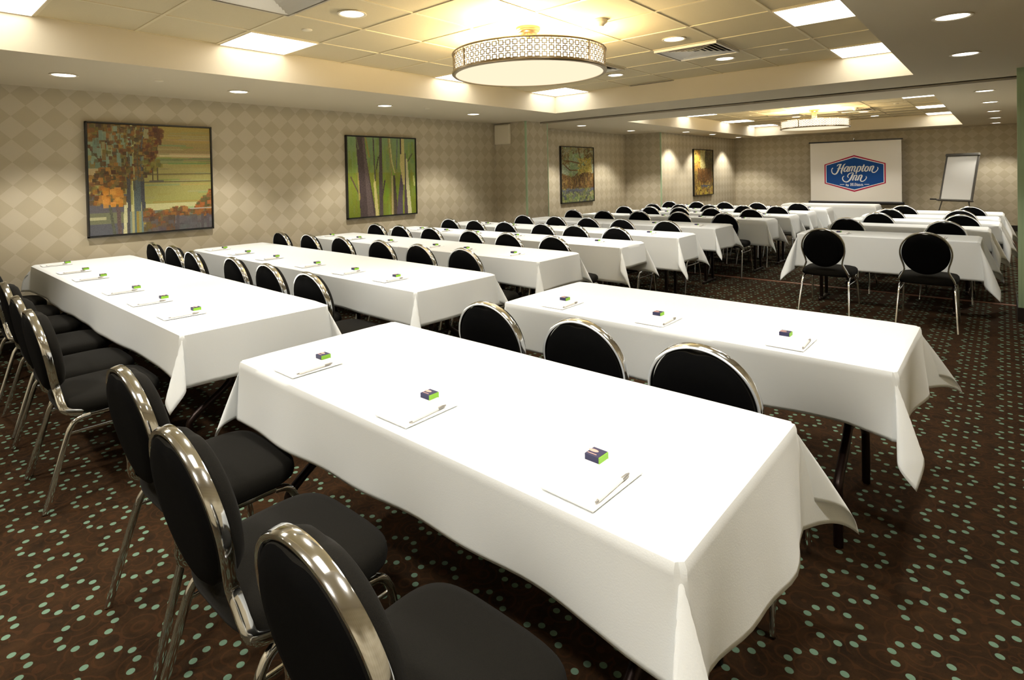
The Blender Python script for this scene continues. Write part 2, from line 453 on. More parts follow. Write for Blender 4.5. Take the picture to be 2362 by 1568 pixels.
# linear slot diffuser at the far end of the near recess
b = MB(); b.box(-.30, .30, -.035, .035, -.006, 0); b.cur = 1
for k in (-.018, 0.004): b.box(-.29, .29, k, k + .014, -.0065, -.004)
tag(b.build('slot_diffuser', [M_DARKSLOT, M_BLACKSLOT]), 'dark linear slot vent at the far edge of the near tiled ceiling recess', 'air vent').location = (.93, 2.395, ZC - .005)
# flat sprinkler covers
sp = MB(); sp.lathe([(.0001, -.006), (.036, -.006), (.040, -.003), (.040, 0), (.0001, 0)], n=28)
spo = None
for x, y, z, lab in ((.305, -2.13, ZC, 'flat round sprinkler cover beside the second left lit panel'), (2.74, 1.53, ZC, 'flat round sprinkler cover on the near tiles beside the far silver vent'),
                     (-1.24, -2.69, ZS, 'flat round sprinkler cover on the near left soffit above the orange tree painting'), (-1.32, .54, ZS, 'flat round sprinkler cover on the near left soffit above the green trunks painting'),
                     (2.86, 8.2, ZC, 'flat round sprinkler cover on the far tiles right of the far drum lamp'), (.33, 8.15, ZC, 'flat round sprinkler cover on the far tiles left of the far drum lamp')):
    if spo is None:
        spo = tag(sp.build('sprinkler_cover', M_TRIMW, smooth=True), lab, 'sprinkler cover', 'flat sprinkler covers'); spo.location = (x, y, z)
    else:
        o = spo.copy(); COL.objects.link(o); o.location = (x, y, z); o['label'] = lab
# smoke detectors
sd = MB(); sd.lathe([(.0001, -.052), (.022, -.050), (.034, -.034), (.052, -.022), (.056, 0), (.0001, 0)], n=32)
for k, (x, y, lab) in enumerate(((2.05, -.70, 'white dome smoke detector right of the near drum lamp'), (2.20, 8.35, 'white dome smoke detector behind and right of the far drum lamp'))):
    if k == 0: sdo = tag(sd.build('smoke_detector', M_TRIMW, smooth=True), lab, 'smoke detector', 'smoke detectors'); sdo.location = (x, y, ZC - .001)
    else:
        o = sdo.copy(); COL.objects.link(o); o.location = (x, y, ZC - .001); o['label'] = lab

# ------------------------------------------------------------------ drum lamps
def drum_lamp(lab, x, y):
    t = thing('drum_ceiling_lamp', lab, 'ceiling lamp', (x, y, 0), 0, 'drum ceiling lamps')
    R, zb, zt = .60, 2.262, 2.415
    b = MB(); b.lathe([(.0001, ZC), (.095, ZC), (.095, ZC - .018), (.088, ZC - .022), (.088, ZC - .030), (.076, ZC - .036), (.074, ZC - .046), (.060, ZC - .054), (.0001, ZC - .054)], n=40)
    b.build('canopy', M_BRASS, t, True)
    for k in range(4):
        a = PI / 4 + k * PI / 2; cx, cy = .042 * math.cos(a), .042 * math.sin(a)
        s = MB(); s.lathe([(.0001, 2.395), (.011, 2.395), (.011, ZC - .05), (.0001, ZC - .05)], (cx, cy, 0), n=12); s.build('stem', M_BRASS, t, True)
    b = MB(); b.lathe([(.0001, 2.375), (.013, 2.375), (.013, ZC - .05), (.0001, ZC - .05)], n=12); b.build('stem', M_BRASS, t, True)
    # cross arms that carry the drum
    b = MB()
    for k in range(4):
        a = k * PI / 2 + .3; d = Vector((math.cos(a), math.sin(a), 0))
        b.sweep([d * .0 + Vector((0, 0, 2.39)), d * (R - .01) + Vector((0, 0, 2.405))], .006, .006, (0, 0, 1), 8)
    b.build('support_arm', M_BRASS, t)
    # rims
    b = MB(); b.lathe([(R - .012, zt - .006), (R + .004, zt - .006), (R + .006, zt + .002), (R + .002, zt + .008), (R - .012, zt + .008), (R - .012, zt - .006)], n=96); b.build('upper_rim', M_BRONZE, t, True)
    b = MB(); b.lathe([(R - .022, zb - .010), (R - .002, zb - .010), (R + .007, zb - .002), (R + .006, zb + .012), (R - .012, zb + .012), (R - .022, zb - .010)], n=96); b.build('lower_rim', M_BRONZE, t, True)
    # inner glowing shade and bottom glass
    b = MB(); b.lathe([(R - .020, zb), (R - .020, zt - .012), (R - .023, zt - .012), (R - .023, zb), (R - .020, zb)], n=96); b.build('inner_shade', M_SHADE, t, True)
    b = MB(); b.lathe([(.0001, zb - .008), (R - .2, zb - .0075), (R - .021, zb - .004), (R - .021, zb - .001), (.0001, zb - .003)], n=96); b.build('glass_diffuser', M_DIFF, t, True)
    # fretwork of linked squares
    b = MB(); n = 74; rows = 3; r = R - .003; cw = 2 * PI * r / n; ch = (zt - zb - .018) / rows; sw = cw * .30; lw = .0030
    def seg(u0, v0, u1, v1, wd=lw):
        # thin strip in (arc, height) space wrapped on the drum
        if abs(u1 - u0) > abs(v1 - v0): c = [(u0, v0 - wd), (u1, v0 - wd), (u1, v0 + wd), (u0, v0 + wd)]
        else: c = [(u0 - wd, v0), (u0 + wd, v0), (u0 + wd, v1), (u0 - wd, v1)]
        vs = []
        for rr in (r, r - .003):
            for u, v in c: vs.append((rr * math.cos(u / r), rr * math.sin(u / r), v))
        b.add(vs, [(0, 1, 2, 3), (7, 6, 5, 4), (0, 1, 5, 4), (1, 2, 6, 5), (2, 3, 7, 6), (3, 0, 4, 7)])
    for i in range(n):
        u = (i + .5) * cw
        for j in range(rows):
            v = zb + .009 + (j + .5) * ch; q = sw
            seg(u - q - lw, v - q, u + q + lw, v - q); seg(u - q - lw, v + q, u + q + lw, v + q); seg(u - q, v - q, u - q, v + q); seg(u + q, v - q, u + q, v + q)
            seg(u + q, v, u + cw - q, v, .0024)
            seg(u, v + q, u, v + ch - q if j < rows - 1 else zt - .004, .0024)
            if j == 0: seg(u, zb + .008, u, v - q, .0024)
    b.build('fretwork_band', M_BRONZE, t)
    for a in (math.atan2(-3.556, 2.776) + math.radians(d) for d in (-52, 46, 135, 225)):
        s = MB(); M = Matrix.Rotation(a, 4, 'Z'); s.box(R - .006, R + .003, -.006, .006, zb + .01, zt - .004, M); s.build('band_post', M_BRONZE, t)
    L = bpy.data.lights.new('drum_lamp_bulbs', 'POINT'); L.energy = LAMP_W; L.color = C_LAMP; L.shadow_soft_size = 0.10
    for k in range(3):
        a = k * 2 * PI / 3 + .9 
        o = bpy.data.objects.new('drum_lamp_bulb_light', L); COL.objects.link(o); o.location = (x + .40 * math.cos(a), y + .40 * math.sin(a), 2.40)
        bb = MB(); bb.lathe([(.0001, 2.335), (.022, 2.34), (.026, 2.365), (.018, 2.385), (.0001, 2.39)], (.40 * math.cos(a), .40 * math.sin(a), -.02), n=16); bb.build('bulb', M_SHADE, t, True)
    return t
drum_lamp('large drum ceiling lamp with fretwork band in the near recess', 1.524, -.914)
drum_lamp('smaller looking drum ceiling lamp in the far recess before the screen', 1.56, YC2)

# ------------------------------------------------------------------ folding tables
ZT = .748
def make_table(L, W, lab, x, y, group):
    t = thing('folding_table', lab, 'table', (x, y, 0), 0, group)
    L -= .022; W -= .022
    b = MB(); b.box(-L/2, L/2, -W/2, W/2, ZT - .022, ZT - .002, bev=.004); b.build('tabletop', M_TTOP, t)
    b = MB(); b.box(-L/2 + .03, L/2 - .03, -W/2 + .03, -W/2 + .05, ZT - .05, ZT - .022); b.box(-L/2 + .03, L/2 - .03, W/2 - .05, W/2 - .03, ZT - .05, ZT - .022); b.build('apron', M_LEG, t)
    for s in (-1, 1):
        xx = s * (L / 2 - .17)
        if W > .6:
            for q in (-1, 1):
                b = MB(); b.sweep(smooth_path([(xx, q * .07, ZT - .03), (xx, q * .075, .46), (xx, q * .10, .38), (xx, q * .27, .26), (xx, q * .30, .20), (xx, q * .30, .0)], 5), .017, .017, (1, 0, 0), 10); b.build('leg', M_LEG, t, True)
            for hw, zz in ((.11, .37), (.075, .58)):
                b = MB(); b.sweep([(xx, -hw, zz), (xx, hw, zz)], .010, .010, (1, 0, 0), 8); b.build('crossbar', M_LEG, t)
        else:
            for q in (-1, 1):
                b = MB(); b.box(xx - .015, xx + .015, q * .12 - .015, q * .12 + .015, .03, ZT - .02, bev=.004); b.build('leg', M_LEG, t)
            b = MB(); b.box(xx - .016, xx + .016, -.21, .21, .004, .034, bev=.008); b.box(xx - .02, xx + .02, -.21, -.17, 0, .01); b.box(xx - .02, xx + .02, .17, .21, 0, .01); b.build('foot_bar', M_LEG, t)
        b = MB(); b.sweep([(xx - s * .02, 0, .50), (xx - s * .28, 0, ZT - .03)], .008, .008, (0, 1, 0), 8); b.build('brace', M_LEG, t)
    return t

# ------------------------------------------------------------------ draped cloths
def cloth_mesh(L, W, dw, de, ds, dn, alphas=(22, 22, 22, 22), seed=0, amp=.010, lift=0.0, res=1.0, tuck=None, off=0.0):
    """dw/de/ds/dn: overhang at -x/+x/-y/+y (0 = the cloth just ends flat there).
    alphas: how far the corner folds swing out, for SW, SE, NE, NW"""
    rnd = random.Random(seed)
    ph = [(rnd.uniform(0, 6.28), rnd.uniform(2.5, 5.5), rnd.uniform(.4, 1)) for _ in range(4)]
    ph2 = [(rnd.uniform(0, 6.28), rnd.uniform(9, 15), rnd.uniform(.2, .5)) for _ in range(3)]
    def axis(lo, length, hi, st):
        a = []
        if lo: n = max(8, int(lo / .020 * res)); a += [-lo + lo * i / n for i in range(n)]
        a += [0, .012]
        n = max(10, int(length / st * res)); a += [length * i / n for i in range(1, n)]
        a += [length - .012, length]
        if hi: n = max(8, int(hi / .020 * res)); a += [length + hi * i / n for i in range(1, n + 1)]
        return a
    us, vs_ = axis(dw, L, de, .05), axis(ds, W, dn, .06)
    rho = .016
    def hz(r):
        if r < rho * PI / 2: return rho * math.sin(r / rho), -rho * (1 - math.cos(r / rho))
        return rho, -(rho + r - rho * PI / 2)
    def wave(t, r, d, side):
        k = sum(c * math.sin(f * t + p + side * 1.7) for p, f, c in ph) + .5 * sum(c * math.sin(f * t + p + side) for p, f, c in ph2) * (r / d)
        return amp * k * (r / d) ** 1.4
    crn = {(-1, -1): alphas[0], (1, -1): alphas[1], (1, 1): alphas[2], (-1, 1): alphas[3]}
    V = []
    for v in vs_:
        for u in us:
            sx = -1 if u < 0 else (1 if u > L else 0); sy = -1 if v < 0 else (1 if v > W else 0)
            ex = -u if u < 0 else max(0, u - L); ey = -v if v < 0 else max(0, v - W)
            bx, by = min(max(u, 0), L), min(max(v, 0), W)
            # drawn-in table corner radius
            if ex < 1e-9 and ey < 1e-9:
                qx, qy = min(bx, L - bx), min(by, W - by); g = .011 * max(0, 1 - qx / .10) * max(0, 1 - qy / .10)
                if not ((dw if bx < L / 2 else de) and (ds if by < W / 2 else dn)): g = 0
                V.append((bx - L / 2 + (g if bx < L / 2 else -g), by - W / 2 + (g if by < W / 2 else -g), .0006 * (1 + math.sin(7 * u) * math.sin(5 * v + 1)))); continue
            if ex > 0 and ey > 0:
                r = math.hypot(ex, ey); th = math.atan2(ey, ex); h, z = hz(r)
                s = math.sin(2 * th); al = math.radians(crn[(sx, sy)])
                k = 1 - math.exp(-r / .05)
                push = r * s * math.sin(al) * k; B = r * .30 * math.sin(4 * th) * k * max(0, 1 - crn[(sx, sy)] / 36)
                dx, dy = math.cos(th) * h, math.sin(th) * h
                fl = .05 * r - .016 * s * max(0, 1 - r / .3)
                dx += math.cos(th) * fl + .7071 * (push) - .7071 * B; dy += math.sin(th) * fl + .7071 * (push) + .7071 * B
                zz = z * math.sqrt(max(.05, 1 - (s * math.sin(al)) ** 2))
                V.append((bx - L / 2 + sx * dx, by - W / 2 + sy * dy, zz)); continue
            r = ex or ey; h, z = hz(r); fl = .05 * r
            if ex > 0:
                d = dw if sx < 0 else de; edge = min(by / (.12), (W - by) / .12, 1); edge = max(0, edge) ** .7
                o = h + fl + wave(by * 1.6, r, d, sx) * edge
                V.append((bx - L / 2 + sx * o, by - W / 2, z))
            else:
                d = ds if sy < 0 else dn; edge = max(0, min(1, min(bx / .15 if dw else 1, (L - bx) / .15 if de else 1))) ** .7
                o = h + fl + wave(bx + off, r, d, sy + 3) * edge + lift
                if tuck and sy < 0: o -= tuck * (r / d) ** 2 * edge * (.6 + .4 * math.sin((bx + off) * 5.5 + seed))
                V.append((bx - L / 2, by - W / 2 + sy * o, z))
    nu = len(us); F = []
    for j in range(len(vs_) - 1):
        for i in range(nu - 1): F.append((j * nu + i, j * nu + i + 1, (j + 1) * nu + i + 1, (j + 1) * nu + i))
    b = MB(); b.add([(p[0], p[1], p[2] + lift) for p in V], F)
    return b
def cloth(lab, x, y, L, W, group='white tablecloths', **k):
    o = cloth_mesh(L + .012, W + .012, **k).build('tablecloth', M_CLOTH, smooth=True)
    o.location = (x, y, ZT)
    md = o.modifiers.new('thickness', 'SOLIDIFY'); md.thickness = .0014; md.offset = 1
    return tag(o, lab, 'tablecloth', group)

# ------------------------------------------------------------------ chairs
def chair_protos():
    mats = {}
    # seat cushion
    b = MB(); lv = [(.80, .398), (.93, .400), (.985, .412), (1.0, .432), (.985, .452), (.93, .466), (.80, .474), (.55, .479), (.25, .481)]
    n = 48
    def outl(k, z):
        r = []
        for i in range(n):
            a = 2 * PI * i / n; c, s = math.cos(a), math.sin(a); p = 2 / 4.2
            X = math.copysign(abs(c) ** p, c); Y = math.copysign(abs(s) ** p, s)
            wd = .222 + .009 * Y
            r.append((X * wd * k, Y * .215 * k, z))
        return r
    vs = []
    for k, z in lv: vs += outl(k, z)
    fs = [tuple(range(n - 1, -1, -1)), tuple((len(lv) - 1) * n + i for i in range(n))]
    for j in range(len(lv) - 1):
        for i in range(n): fs.append((j * n + i, j * n + (i + 1) % n, (j + 1) * n + (i + 1) % n, (j + 1) * n + i))
    b.add(vs, fs); mats['seat'] = b.mesh('seat', M_FABRIC, True)
    # the tilted back plane
    ZB = .688
    def yb(z):
        if z >= .50: return -.218 - (z - .50) * .20
        t = (.50 - z) / .09
        return -.218 + .035 * t * t
    b = MB(); vs = []; n = 56; ring = [(.985, -.016), (1.0, -.004), (1.005, .012), (.99, .032), (.93, .048), (.80, .058), (.55, .063), (.25, .065)]
    rear = [(.3, -.030), (.70, -.029), (.90, -.025)]
    allr = rear + ring
    for k, off in allr:
        for i in range(n):
            a = 2 * PI * i / n
            kk = k * (1 - .085 * math.exp(-((a - PI / 2) / .22) ** 2) * (1 if k > .8 else 0))
            x = .176 * math.cos(a) * kk; z = ZB - .006 + .186 * math.sin(a) * kk
            vs.append((x, yb(max(z, .5)) + off, z + off * .2))
    fs = [tuple(range(n - 1, -1, -1)), tuple((len(allr) - 1) * n + i for i in range(n))]
    for j in range(len(allr) - 1):
        for i in range(n): fs.append((j * n + i, j * n + (i + 1) % n, (j + 1) * n + (i + 1) % n, (j + 1) * n + i))
    b.mi = []; b.add(vs, fs)
    nb = 3 * n                                   # rear faces take the flatter black cloth
    b.mi = [1 if (i == 0 or 2 <= i < 2 + nb) else 0 for i in range(len(fs))]
    mats['back_cushion'] = b.mesh('back_cushion', [M_FABRIC, M_BACKFAB], True)
    # chrome back frame: oval, waist, flare to the seat corners
    pts = []
    low = [(.199, -.135, .405), (.200, None, .430), (.190, None, .462), (.170, None, .500), (.158, None, .535), (.162, None, .570), (.175, None, .615)]
    for x, y, z in low: pts.append((x, y if y is not None else yb(z), z))
    for i in range(21):
        a = math.radians(-12 + i * (204 / 20)); x, z = .187 * math.cos(a), ZB + .187 * math.sin(a); pts.append((x, yb(z), z))
    for x, y, z in reversed(low): pts.append((-x, y if y is not None else yb(z), z))
    b = MB(); b.sweep(smooth_path(pts, 3), .0075, .0165, (0, 1, .2), 12, power=3.2); mats['back_frame'] = b.mesh('back_frame', M_CHROME, True)
    # small chrome grip plate in the notch at the top
    for s, nm in ((-1, 'L'), (1, 'R')):
        b = MB(); b.sweep(smooth_path([(s * .196, -.105, .388), (s * .198, -.150, .380), (s * .201, -.180, .355), (s * .206, -.205, .29), (s * .222, -.288, .004)], 5), .0090, .0125, (0, 1, 0), 12, power=3); mats['legR' + nm] = b.mesh('leg', M_CHROME, True)
        b = MB(); b.sweep(smooth_path([(s * .196, .110, .386), (s * .198, .150, .378), (s * .201, .175, .350), (s * .205, .190, .29), (s * .216, .225, .004)], 5), .0090, .0125, (0, 1, 0), 12, power=3); mats['legF' + nm] = b.mesh('leg', M_CHROME, True)
        b = MB(); b.sweep([(s * .196, -.11, .388), (s * .196, .115, .386)], .0075, .0095, (0, 0, 1), 8, power=3)
        mats['rail' + nm] = b.mesh('side_rail', M_CHROME, True)
        b = MB(); b.sweep([(s * .200, -.203, .325), (s * .200, .186, .325)], .005, .007, (0, 0, 1), 8); mats['str' + nm] = b.mesh('stretcher', M_CHROME, True)
    b = MB(); b.sweep([(-.196, -.06, .388), (.196, -.06, .388)], .008, .008, (0, 0, 1), 8); b.sweep([(-.196, .08, .386), (.196, .08, .386)], .008, .008, (0, 0, 1), 8)
    mats['under'] = b.mesh('seat_support', M_LEG, True)
    return mats
CH = None
CHN = dict(seat='seat', back_cushion='back_cushion', back_frame='back_frame', legRL='leg', legRR='leg', legFL='leg', legFR='leg', railL='side_rail', railR='side_rail', strL='stretcher', strR='stretcher', under='seat_support')
chair0 = None
def place_chair(x, y, rz, lab, group):
    global CH, chair0
    if chair0 is None:
        CH = chair_protos()
        chair0 = thing('banquet_chair', lab, 'chair', (x, y, 0), rz, group)
        for k, me in CH.items():
            o = bpy.data.objects.new(CHN[k], me); COL.objects.link(o); o.parent = chair0
        return chair0
    return dup(chair0, (x, y, 0), rz, lab, group)

# ------------------------------------------------------------------ place settings
pad0 = box0 = pen0 = None
def settings(x, y, where, full=True):
    """x, y = near-left corner of the pad on the cloth; box lies just beyond it"""
    global pad0, box0, pen0
    z = ZT + .0042; r = random.uniform(-.03, .03)
    lab = 'small navy and lime box, ' + where
    if box0 is None:
        box0 = thing('mint_box', lab, 'box', (x + .025, y + .195, z), r, 'small navy and lime boxes')
        b = MB(); b.box(-.020, .0195, -.021, .021, 0, .018); b.build('sleeve', M_NAVY, box0)
        b = MB(); b.box(.0195, .022, -.0205, .0205, .0005, .0175); b.build('end_flap', M_LIME, box0)
        b = MB(); b.add([(-.010 + .014 * math.cos(a), .004 + .007 * math.sin(a), .0184) for a in [i * PI / 8 for i in range(16)]], [tuple(range(16))]); b.box(-.018, .008, -.013, -.010, .018, .0184); b.build('printed_mark', M_PINK, box0)
    else: dup(box0, (x + .025, y + .195, z), r, lab)
    if not full: return
    lab = 'white notepad on the cloth, ' + where
    if pad0 is None:
        pad0 = thing('notepad', lab, 'notepad', (x + .07, y + .105, z), r, 'white notepads')
        b = MB(); b.box(-.07, .07, -.105, .105, 0, .0028); b.build('sheets', M_PAPER, pad0)
        b = MB(); b.box(-.0705, .0705, .099, .1055, -.0002, .0030); b.build('binding', M_PAPER, pad0)
    else: dup(pad0, (x + .07, y + .105, z), r, lab)
    lab = 'white pen on the notepad, ' + where
    if pen0 is None:
        pen0 = thing('ballpoint_pen', lab, 'pen', (x + .128, y + .10, z + .0082), r, 'white pens with silver grips')
        b = MB(); M = Matrix.Rotation(-PI / 2, 4, 'X')
        def rod(prof, m, nm, off=0):
            q = MB(); q.lathe(prof, n=14); q.v = [tuple(M @ Vector(p)) for p in q.v]; q.v = [(p[0], p[1] + off, p[2]) for p in q.v]; q.build(nm, m, pen0, True)
        rod([(.0001, -.070), (.0045, -.069), (.0045, .040), (.0001, .040)], M_PENW, 'barrel')
        rod([(.0047, .038), (.0052, .045), (.0046, .062), (.0018, .074), (.0001, .076)], M_PENG, 'grip')
        rod([(.0001, -.078), (.0026, -.078), (.0028, -.069), (.0001, -.069)], M_PENG, 'button')
    else: dup(pen0, (x + .128, y + .10, z + .0082), r + .05, lab)

# ------------------------------------------------------------------ the rows
def ordn(i): return nth(i)
LEFT = [ # name, x0, x1, ynear, yfar, (drops w,e,s,n), chairs (x, ytop)
 ('first', -2.12, 1.40, -3.46, -2.71, (.10, .27, .245, .22), [(-2.02, -3.93), (-1.42, -3.95), (-.85, -3.93), (-.16, -3.93), (.45, -3.96), (.93, -3.98)]),
 ('second', -2.02, 1.53, -2.13, -1.40, (.12, .24, .24, .22), [(-1.82, -2.62), (-1.36, -2.60), (-.76, -2.65), (-.06, -2.61), (.48, -2.61), (1.05, -2.63)]),
 ('third', -2.06, 1.43, -.72, -.14, (.12, .27, .24, .24), [(-1.74, -1.35), (-1.20, -1.31), (-.64, -1.28), (-.03, -1.26), (.53, -1.26), (1.05, -1.24)]),
 ('fourth', -2.06, 1.53, .475, .92, (.12, .23, .36, .32), [(-1.66, -.22), (-1.17, -.22), (-.61, -.22), (.03, -.21), (.56, -.18), (1.13, -.12)]),
 ('fifth', -2.00, 1.64, 1.53, 1.97, (.12, .30, .38, .34), [(-1.40, .64), (-.91, .71), (-.39, .80), (.21, .80), (.67, .86), (1.19, .93)]),
 ('sixth', -1.45, 1.60, 2.70, 3.30, (.26, .30, .30, .28), [(-.93, 1.78), (-.35, 1.82), (.17, 1.82), (.68, 1.85), (1.28, 1.88)]),
 ('seventh', -1.22, 1.82, 4.05, 4.51, (.30, .30, .36, .34), [(-.94, 3.32), (-.39, 3.36), (.18, 3.44), (.79, 3.47), (1.43, 3.56)]),
 ('eighth', -1.05, 1.89, 4.95, 5.41, (.30, .30, .24, .34), [(-.67, 4.18), (-.18, 4.26), (.34, 4.26), (.86, 4.30), (1.46, 4.48)]),
 ('ninth', -1.00, 1.93, 5.86, 6.34, (.30, .30, .24, .34), [(-.58, 4.98), (-.06, 5.02), (.48, 5.14), (1.05, 5.18), (1.58, 5.30)]),
 ('tenth', -.95, 1.96, 7.00, 7.48, (.30, .30, .36, .34), [(-.66, 6.15), (-.11, 6.2), (.42, 6.36), (.99, 6.39), (1.64, 6.46)]),
]
SEATS = {'first': [-1.95, -1.33, -.82, -.03, .49, .99], 'second': [-1.80, -1.26, -.68, .02, .57, 1.08], 'third': [-1.98, -1.40, -.80, -.05, .40, 1.00]}
pfar = -9
for ri, (nm, x0, x1, ya, yz, dr, chs) in enumerate(LEFT):
    L = (x1 - x0) / 2; W = yz - ya; yc = (ya + yz) / 2
    wide = 'wide' if W > .5 else 'narrow'
    far = ri > 5
    for s, side in ((0, 'wall'), (1, 'aisle')):
        xc = x0 + L * (s + .5)
        make_table(L - .004, W, '%s folding table under the cloths of the %s left row, %s end' % (wide, nm, side), xc, yc, 'folding tables of the left block')
    rs = .55 if far else (.8 if ri > 2 else 1)
    al = [(30, 13, 20, 30), (25, 14, 20, 25), (25, 15, 19, 25), (25, 17, 19, 25), (25, 18, 19, 25), (25, 22, 20, 25)][min(ri, 5)]
    if ri < 2:
        cloth('long white cloth over the whole %s left row of tables' % nm, (x0 + x1) / 2, yc, 2 * L, W, dw=dr[0], de=dr[1], ds=dr[2], dn=dr[3], alphas=al, seed=ri * 2, res=rs, amp=.011, tuck=.02)
    else:
        tk = .02 if ri < 3 else 0
        cloth('white cloth over the wall half of the %s left row of tables' % nm, x0 + L / 2 + .05, yc, L + .10, W, dw=dr[0], de=0, ds=dr[2], dn=dr[3], alphas=al, seed=ri * 2, res=rs, amp=.009, tuck=tk)
        cloth('white cloth over the aisle half of the %s left row of tables' % nm, x0 + L * 1.5 - .03, yc, L + .06, W, dw=0, de=dr[1], ds=dr[2] + .004, dn=dr[3], alphas=al, seed=ri * 2, res=rs, amp=.009, lift=.003, tuck=tk, off=L - .06)
    n = len(chs)
    for i, (cx, yt) in enumerate(chs):
        k = n - 1 - i
        origin = max(min(yt + .305, ya - .25) if dr[2] > .3 else yt + .305, pfar + .345)
        place_chair(cx, origin, random.uniform(-.03, .03), 'black oval-back chrome chair, %s from the aisle, at the %s left row' % (nth(k), nm), 'chairs of the left block')
    pfar = yz
    xs = SEATS.get(nm) or [c[0] + .02 for c in chs]
    for i, sx in enumerate(xs):
        settings(sx - .03, ya + .015, '%s from the aisle in the %s left row' % (nth(len(xs) - 1 - i), nm))
# two big tables nearest the camera
NEAR = [('nearest', 2.05, 3.84, -3.46, -2.72, (.24, .31, .245, .24), [(2.22, -3.95), (2.84, -4.01), (3.443, -4.019)], [2.27, 2.90, 3.52], (15, 12, 27, 24), 11),
        ('second nearest', 2.22, 4.00, -2.03, -1.30, (.24, .29, .255, .24), [(2.52, -2.57), (3.03, -2.57), (3.53, -2.61)], [2.44, 3.00, 3.58], (18, 13, 30, 24), 23)]
for nm, x0, x1, ya, yz, dr, chs, pads, al, sd_ in NEAR:
    xc, yc, L, W = (x0 + x1) / 2, (ya + yz) / 2, x1 - x0, yz - ya
    make_table(L, W, 'wide folding table under the cloth of the %s right table' % nm, xc, yc, 'wide folding tables of the right block')
    cloth('white cloth with hanging corners over the %s right table' % nm, xc, yc, L, W, dw=dr[0], de=dr[1], ds=dr[2], dn=dr[3], alphas=al, seed=sd_, res=1.5, amp=.016, tuck=.03)
    for i, (cx, yt) in enumerate(chs):
        place_chair(cx, yt + .305, random.uniform(-.02, .02), 'black oval-back chrome chair, %s from the aisle, at the %s right table' % (nth(2 - i) if False else ['left', 'middle', 'right'][i] , nm), 'chairs of the right block')
        chair_last = SC.objects[-1] if False else None
    for i, px in enumerate(pads):
        settings(px - .0, ya + .005, '%s place on the %s right table' % (['left', 'middle', 'right'][i], nm))
# small tables of the right block behind the floor gap
FARR = [('first', 2.60, 4.12, 2.58, 3.12, [(2.99, 1.80), (3.78, 1.84)]),
        ('second', 2.64, 4.17, 3.86, 4.30, [(2.93, 3.30), (3.84, 3.27)]),
        ('third', 2.72, 4.26, 4.74, 5.22, [(3.09, 4.22), (3.93, 4.27)]),
        ('fourth', 2.72, 4.25, 5.64, 6.12, [(3.11, 5.16), (3.88, 5.12)]),
        ('fifth', 2.76, 4.29, 6.68, 7.16, [(3.17, 6.20), (3.95, 6.20)])]
pfar = -9
for k, (nm, x0, x1, ya, yz, chs) in enumerate(FARR):
    xc, yc, L, W = (x0 + x1) / 2, (ya + yz) / 2, x1 - x0, yz - ya
    make_table(L, W, 'narrow folding table under the cloth of the %s small table by the right pier' % nm, xc, yc, 'small folding tables of the right block')
    cloth('white cloth over the %s small right table, counting back from the gap' % nm, xc, yc, L, W, dw=.42, de=.42, ds=.38 if k == 0 else .24, dn=.36, alphas=(19, 19, 24, 24), seed=40 + k, res=1.0 if k == 0 else .6, amp=.010)
    for i, (cx, yt) in enumerate(chs):
        place_chair(cx, max(yt + .305, pfar + .365), random.uniform(-.03, .03), 'black oval-back chrome chair, %s of two, at the %s small right table' % (['left', 'right'][i], nm), 'chairs of the right block')
    pfar = yz
    if k == 0:
        for i, px in enumerate((2.92, 3.74)): settings(px, ya + .02, '%s place on the first small right table' % ['left', 'right'][i])
# head table in front of the screen
make_table(1.60, .60, 'folding head table under the long cloth before the projection screen', 1.70, 8.62, 'head table')
cloth('white cloth hanging low over the head table before the screen', 1.70, 8.62, 1.60, .60, dw=.42, de=.42, ds=.55, dn=.40, alphas=(16, 16, 20, 20), seed=77, res=.6, amp=.008)

# ------------------------------------------------------------------ paintings
def paint_canvas(w, h, fn, seed):
    rs = np.random.RandomState(seed); img = np.zeros((h, w, 3)); fn(img, rs); return np.clip(img, 0, 255)
def rect(img, x0, y0, x1, y1, c, rs=None, j=0, a=1.0):
    h, w = img.shape[:2]; X0, X1, Y0_, Y1 = int(max(0, x0) * w), int(math.ceil(min(1, x1) * w)), int(max(0, y0) * h), int(math.ceil(min(1, y1) * h))
    c = np.array(c, float)
    if j: c = c + rs.uniform(-j, j) + rs.uniform(-j / 3, j / 3, 3)
    img[Y0_:Y1, X0:X1] = img[Y0_:Y1, X0:X1] * (1 - a) + c * a
def stroke(img, pts, wd, c, rs=None, j=0):
    h, w = img.shape[:2]; yy, xx = np.mgrid[0:h, 0:w]; X = (xx + .5) / w; Y = (yy + .5) / h
    c = np.array(c, float)
    for (x0, y0, w0), (x1, y1, w1) in zip([(p[0], p[1], (p[2] if len(p) > 2 else wd)) for p in pts[:-1]], [(p[0], p[1], (p[2] if len(p) > 2 else wd)) for p in pts[1:]]):
        dx, dy = x1 - x0, y1 - y0; L2 = dx * dx + dy * dy + 1e-9
        t = np.clip(((X - x0) * dx + (Y - y0) * dy) / L2, 0, 1)
        d = np.hypot(X - x0 - t * dx, Y - y0 - t * dy); m = d < (w0 + (w1 - w0) * t) / 2
        img[m] = c + (rs.uniform(-j, j, (int(m.sum()), 1)) if j else 0)
def grad(img, y0, y1, c0, c1):
    h = img.shape[0]
    for r in range(int(y0 * h), int(math.ceil(y1 * h))):
        t = (r / h - y0) / (y1 - y0); img[min(r, h - 1)] = np.array(c0) * (1 - t) + np.array(c1) * t
def grain(img, rs, k): img += rs.uniform(-k, k, img.shape[:2] + (1,))
